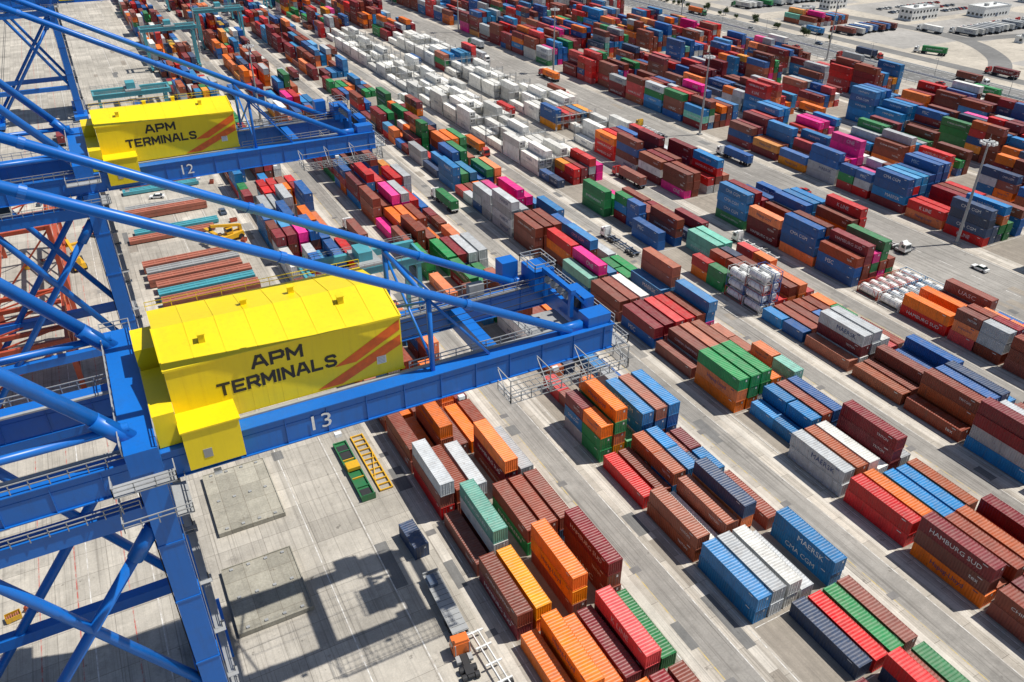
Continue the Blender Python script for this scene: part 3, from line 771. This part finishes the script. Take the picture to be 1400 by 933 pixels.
for j in range(3):
    for i in range(22):
        if R.random()<.8: e=empty('car',(480+i*3.0,366+j*12,.02),0); obj('car_body',R.choice(CARS),parent=e)
def stacker_mesh():
    b=MB(); b.hexa([(-1.5,-4,.8),(1.5,-4,.8),(1.5,3,.8),(-1.5,3,.8),(-1.4,-3.8,2.2),(1.4,-3.8,2.2),(1.4,2.6,1.9),(-1.4,2.6,1.9)],YV)
    for s in (-1,1): b.tube((s*1.2,2.2,.9),(s*2.0,2.2,.9),.9,DARK,16); b.tube((s*1.1,-2.8,.8),(s*1.7,-2.8,.8),.8,DARK,16)
    b.box(-.8,.8,-1,.9,2.2,3.9,YV); b.box(-.83,.83,-.7,.93,2.9,3.7,GLASS)
    b.beam((0,-3.5,3.6),(0,5,5.8),.7,.7,YV); b.box(-.5,.5,-3.9,-3.1,2,3.8,YV); b.box(-3,3,4.6,5.6,4.0,4.5,YV); b.beam((0,5.1,5.6),(0,5.1,4.5),.6,.6,DARK)
    return b.mesh('stacker')
SK=stacker_mesh()
for x,y,r in ((-13,221,.2),(26,219,1.9)):
    e=empty('reach_stacker',(x,y,.02),r); obj('body',SK,parent=e)

# ------------------------------------------------------------------ quay equipment
def hatch(x0,x1,y0,y1):
    b=MB(); z1=.75; b.box(x0,x1,y0,y1,.25,z1,HATCH)
    b.box(x0-.15,x1+.15,y0-.15,y0,.1,.9,HATCH); b.box(x0-.15,x1+.15,y1,y1+.15,.1,.9,HATCH)
    b.box(x0-.15,x0,y0,y1,.1,.9,HATCH); b.box(x1,x1+.15,y0,y1,.1,.9,HATCH)
    for i in range(4):
        x=x0+(x1-x0)*(i+.5)/4
        for y in (y0+.6,(y0+y1)/2,y1-.6): b.box(x-.25,x+.25,y-.2,y+.2,z1,z1+.18,GREY)
    for x in (x0+.4,x1-.9): b.box(x,x+.5,y0+.3,y1-.3,.01,.25,DARK)
    obj('hatch_cover',b.mesh('hatch_cover'))
hatch(1.6,12.0,103.5,119); hatch(.4,10.8,82.5,95.5)
for i,(y,m) in enumerate(((176,SALM),(180.5,GREY),(185,SALM),(189.5,TEAL),(194,SALM),(198.5,SALM),(203,GREY),(207.5,SALM),(228,SALM),(233,TEAL),(246,SALM),(252,GREY),(268,TEAL),(274,SALM))):
    b=MB()
    zz=R.choice([0,0,1.1])
    for lv in ([0,zz] if zz else [0]):
        for k in range(3): b.box(2,25,y+k*1.35,y+k*1.35+.5,.3+lv,1.3+lv,m)
        for k in range(9): b.box(2+k*2.8,2.4+k*2.8,y-.02,y+3.3,.5+lv,1.2+lv,m)
        b.box(2,25,y+.02,y+3.2,1.02+lv,1.12+lv,m)
    obj('lashing_frame',b.mesh('lashing_frame'),(R.uniform(-1.5,2),0,0))
b=MB(); b.box(24.4,26.9,100.5,117,.35,.5,GREENV)
for x in (24.4,26.7): b.box(x,x+.2,100.5,117,.1,.85,GREENV)
for y in (100.5,103.5,106,108.7,111.4,114,116.8): b.box(24.6,26.7,y,y+.2,.5,.8,YV if y in(106,111.4) else GREENV)
b.box(24.5,26.8,108,110,.85,1.5,YV); b.box(24.4,26.9,100.4,100.5,.1,1.4,GREENV)
b.box(24.7,26.6,112,116,.5,.62,DARK); b.box(24.8,26.5,101,103,.5,.6,DARK)
obj('lifting_spreader',b.mesh('lifting_spreader'))
b=MB()
for x in (28.0,30.2): b.box(x,x+.2,101.5,118,.1,.45,YV)
for i in range(12): y=101.5+i*1.48; b.box(28.2,30.2,y,y+.18,.15,.4,YV)
b.beam((28.1,104,.5),(30.3,112,.5),.15,.15,YV)
obj('steel_ladder_frame',b.mesh('steel_ladder_frame'))
obj('shipping_container',M20['plain'],(28.6,87.3,.02),.05,c=COLS['n'])
def bin_mesh(m):
    b=MB(); 
    for s in (-1,1): b.box(*sorted((s*.95,s*1.0)),-.6,.6,.15,1.0,m); b.box(-.95,.95,*sorted((s*.55,s*.6)),.15,1.0,m)
    b.box(-.95,.95,-.55,.55,.15,.3,DARK)
    for x in (-.8,.6): b.box(x,x+.2,-.6,.6,0,.15,m)
    for i in range(6): b.box(-.85+i*.29,-.7+i*.29,-.4,.4,.3,.7+.08*(i%3),SALM)
    return b.mesh('bin')
BN=[bin_mesh(m) for m in (YV,BLUEV,REDS)]
for i in range(40):
    x,y=R.choice([(R.uniform(-1,23),R.uniform(122,172)),(R.uniform(-28,-6),R.uniform(100,300)),(R.uniform(15,30),R.uniform(125,300))])
    obj('lashing_bin',R.choice(BN),(x,y,.01),R.uniform(0,3))
for (ya,yb,zh) in ((158,182,13),(196,236,22)):
    b=MB(); n=4; st=(yb-ya)/n
    for x in (-30,-15):
        for y in (ya,yb): b.box(x-.5,x+.5,y-.5,y+.5,0,zh,REDS)
        for z in (4,zh*.6,zh-1): b.box(x-.4,x+.4,ya+.5,yb-.5,z,z+.8,REDS)
        for k in range(n):
            y=ya+k*st; b.beam((x,y,4.5),(x,y+st,zh*.6),.35,.35,REDS); b.beam((x,y+st,4.5),(x,y,zh*.6),.35,.35,REDS); b.beam((x,y,zh*.62),(x,y+st,zh-1),.35,.35,REDS)
    for k in range(n+1):
        y=ya+k*st; b.box(-29.5,-15.5,y-.35,y+.35,zh-1,zh-.1,REDS)
        if k<n: b.beam((-29.5,y,zh-.4),(-15.5,y+st,zh-.4),.3,.3,REDS)
    b.beam((-30,ya,4.5),(-15,ya,zh-1),.35,.35,REDS); b.beam((-30,yb,4.5),(-15,yb,zh-1),.35,.35,REDS)
    b.rail([(-14.5,ya,zh),(-14.5,yb,zh)],ORANGE,1.1,2)
    obj('red_lattice_gantry',b.mesh('red_lattice_gantry'))

def rack():
    b=MB()
    for z in (2.6,5.3): b.box(0,17.7,0,.9,z,z+.08,GREY); b.rail([(0,0,z+.08),(17.7,0,z+.08)],GREY,1,2.2,.04)
    for i in range(7):
        x=i*2.95; b.box(x-.08,x+.08,0,.12,0,6.6,GREY); b.box(x-.08,x+.08,.78,.9,0,6.6,GREY); b.box(x-.25,x+.25,.2,.7,0,1.4,WHT)
    return b.mesh('rack')
RK=rack()
for k in range(13,31):
    y=Y0+PY*k-1.0
    obj('reefer_rack',RK,(BX[3],y,0))
    if 14<k<29: obj('reefer_rack',RK,(BX[4],y,0))

# ------------------------------------------------------------------ buildings beyond the road
def building(name,x,y,w,d,h,fl):
    e=empty(name,(x,y,0))
    b=MB(); b.box(0,w,0,d,0,h,WHT); b.box(-.15,w+.15,-.15,0,h,h+.6,WHT); b.box(-.15,w+.15,d,d+.15,h,h+.6,WHT); b.box(-.15,0,0,d,h,h+.6,WHT); b.box(w,w+.15,0,d,h,h+.6,WHT)
    b.box(w*.3,w*.3+2.5,d*.4,d*.4+2,h,h+1.4,GREY); b.box(w*.7,w*.7+1.5,d*.5,d*.5+1.5,h,h+1,GREY)
    obj('walls',b.mesh('walls'),parent=e)
    b=MB()
    for f in range(fl):
        z=1+f*h/fl
        n=int(w//3)
        for i in range(n): b.box(.8+i*3,2.4+i*3,-.04,0,z,z+1.4,GLASS)
        n=int(d//3)
        for i in range(n): b.box(-.04,0,.8+i*3,2.4+i*3,z,z+1.4,GLASS)
    obj('windows',b.mesh('windows'),parent=e)
    b=MB(); b.box(w/2-1,w/2+1,-.08,-.042,0,2.3,BLUEV); obj('door',b.mesh('door'),parent=e)
for a in (('office_building',470,352,24,10,7,2),('warehouse',520,338,26,12,6,1),('site_cabin',470,278,12,5,3,1),('site_cabin',486,272,12,5,3,1),('warehouse',560,300,40,16,7,1),
          ('site_cabin',425,480,10,5,3,1),('office_building',506,425,24,12,7,2),('warehouse',570,410,40,20,7,1),('site_cabin',446,222,12,4,3,1),('warehouse',470,520,40,18,8,1),('warehouse',540,500,30,18,8,1),('site_cabin',430,405,12,5,3,1),('office_building',455,405,16,9,6,2),('warehouse',600,352,30,16,7,1)):
    building(*a)
for (cx,cy,nx,ny) in ((402,372,10,2),(560,440,12,3),(520,205,12,2),(400,500,20,4),(400,590,22,5),(384,180,0,0)):
    e=empty('container_block',(cx,cy,0))
    for i in range(nx):
        for j in range(ny):
            for t in range(R.randint(0,3)):
                c=pick(); obj('container',M40['plain'],(i*2.9,j*13,.02+t*(H40+.015)),0,e,COLS[c])
LEAF=plain('foliage',(.055,.085,.028),.8); TRUNK=plain('bark',(.12,.08,.05),.9)
def tree_mesh(seed):
    r=random.Random(seed); b=MB(); h=r.uniform(3.5,5)
    b.tube((0,0,0),(0.1,0,h*.5),.16,TRUNK,7,.09)
    cl=[]
    for i in range(9):
        t=r.uniform(0,6.28); q=(math.cos(t)*r.uniform(.3,1.4),math.sin(t)*r.uniform(.3,1.4),h*r.uniform(.4,.9)); cl.append(q)
        b.tube((0.1,0,h*.3),q,.07,TRUNK,5,.02)
    for q in cl:
        for i in range(110):
            v=Vector((r.gauss(0,.5),r.gauss(0,.5),r.gauss(0,.42)))+Vector(q)
            a=Vector((r.uniform(-1,1),r.uniform(-1,1),r.uniform(-1,1))).normalized()*.24; c=Vector((r.uniform(-1,1),r.uniform(-1,1),r.uniform(-1,1))).normalized()*.24
            b.quad([v-a,v-c,v+a,v+c],LEAF)
    return b.mesh('tree')
TM=[tree_mesh(i) for i in range(4)]
for i in range(60):
    x,y=(R.uniform(377.5,383.5),R.uniform(330,700)) if i<45 else (R.uniform(480,540),R.uniform(475,492))
    o=obj('roadside_tree',R.choice(TM),(x,y,0),R.uniform(0,6)); s=R.uniform(.6,1.1); o.scale=(s,s,s)
for i in range(14):
    b=MB(); cx,cy=R.uniform(420,640),R.uniform(175,200); rad=R.uniform(4,9); n=18
    ring=[]
    for j,(rr,z) in enumerate(((1,0),(.7,.18),(.35,.33),(.05,.38))):
        ring.append([(cx+rad*rr*math.cos(t*6.283/n)*R.uniform(.85,1.15),cy+rad*rr*math.sin(t*6.283/n)*R.uniform(.85,1.15),rad*z*R.uniform(.9,1.1)-(.1 if j==0 else 0)) for t in range(n)])
    for a,c in zip(ring[:-1],ring[1:]):
        for t in range(n): b.quad([a[t],a[(t+1)%n],c[(t+1)%n],c[t]],G_SAND)
    obj('gravel_mound',b.mesh('mound'))

# ------------------------------------------------------------------ light & camera
s=Vector((.50,-.16,1)).normalized()
el=math.asin(s.z); rot=math.atan2(s.x,s.y)
w=bpy.data.worlds.new('World'); scene.world=w; w.use_nodes=True
nt=w.node_tree; bg=nt.nodes['Background']; sk=nt.nodes.new('ShaderNodeTexSky'); sk.sky_type='NISHITA'; sk.sun_disc=False
sk.sun_elevation=el; sk.sun_rotation=rot; nt.links.new(sk.outputs[0],bg.inputs[0]); bg.inputs[1].default_value=.085
ld=bpy.data.lights.new('sun','SUN'); ld.energy=5.0; ld.angle=math.radians(.5); ld.color=(1,.965,.9)
lo=bpy.data.objects.new('sun',ld); lo.rotation_euler=s.to_track_quat('Z','Y').to_euler(); lo.location=(0,0,200); col.objects.link(lo)
cd=bpy.data.cameras.new('camera'); cd.lens=28.0; cd.sensor_width=36; cd.clip_end=20000; cd.clip_start=.5
co=bpy.data.objects.new('camera',cd); co.location=(0,0,95); co.rotation_euler=(math.radians(58),0,math.radians(-27.9)); col.objects.link(co)
scene.camera=co
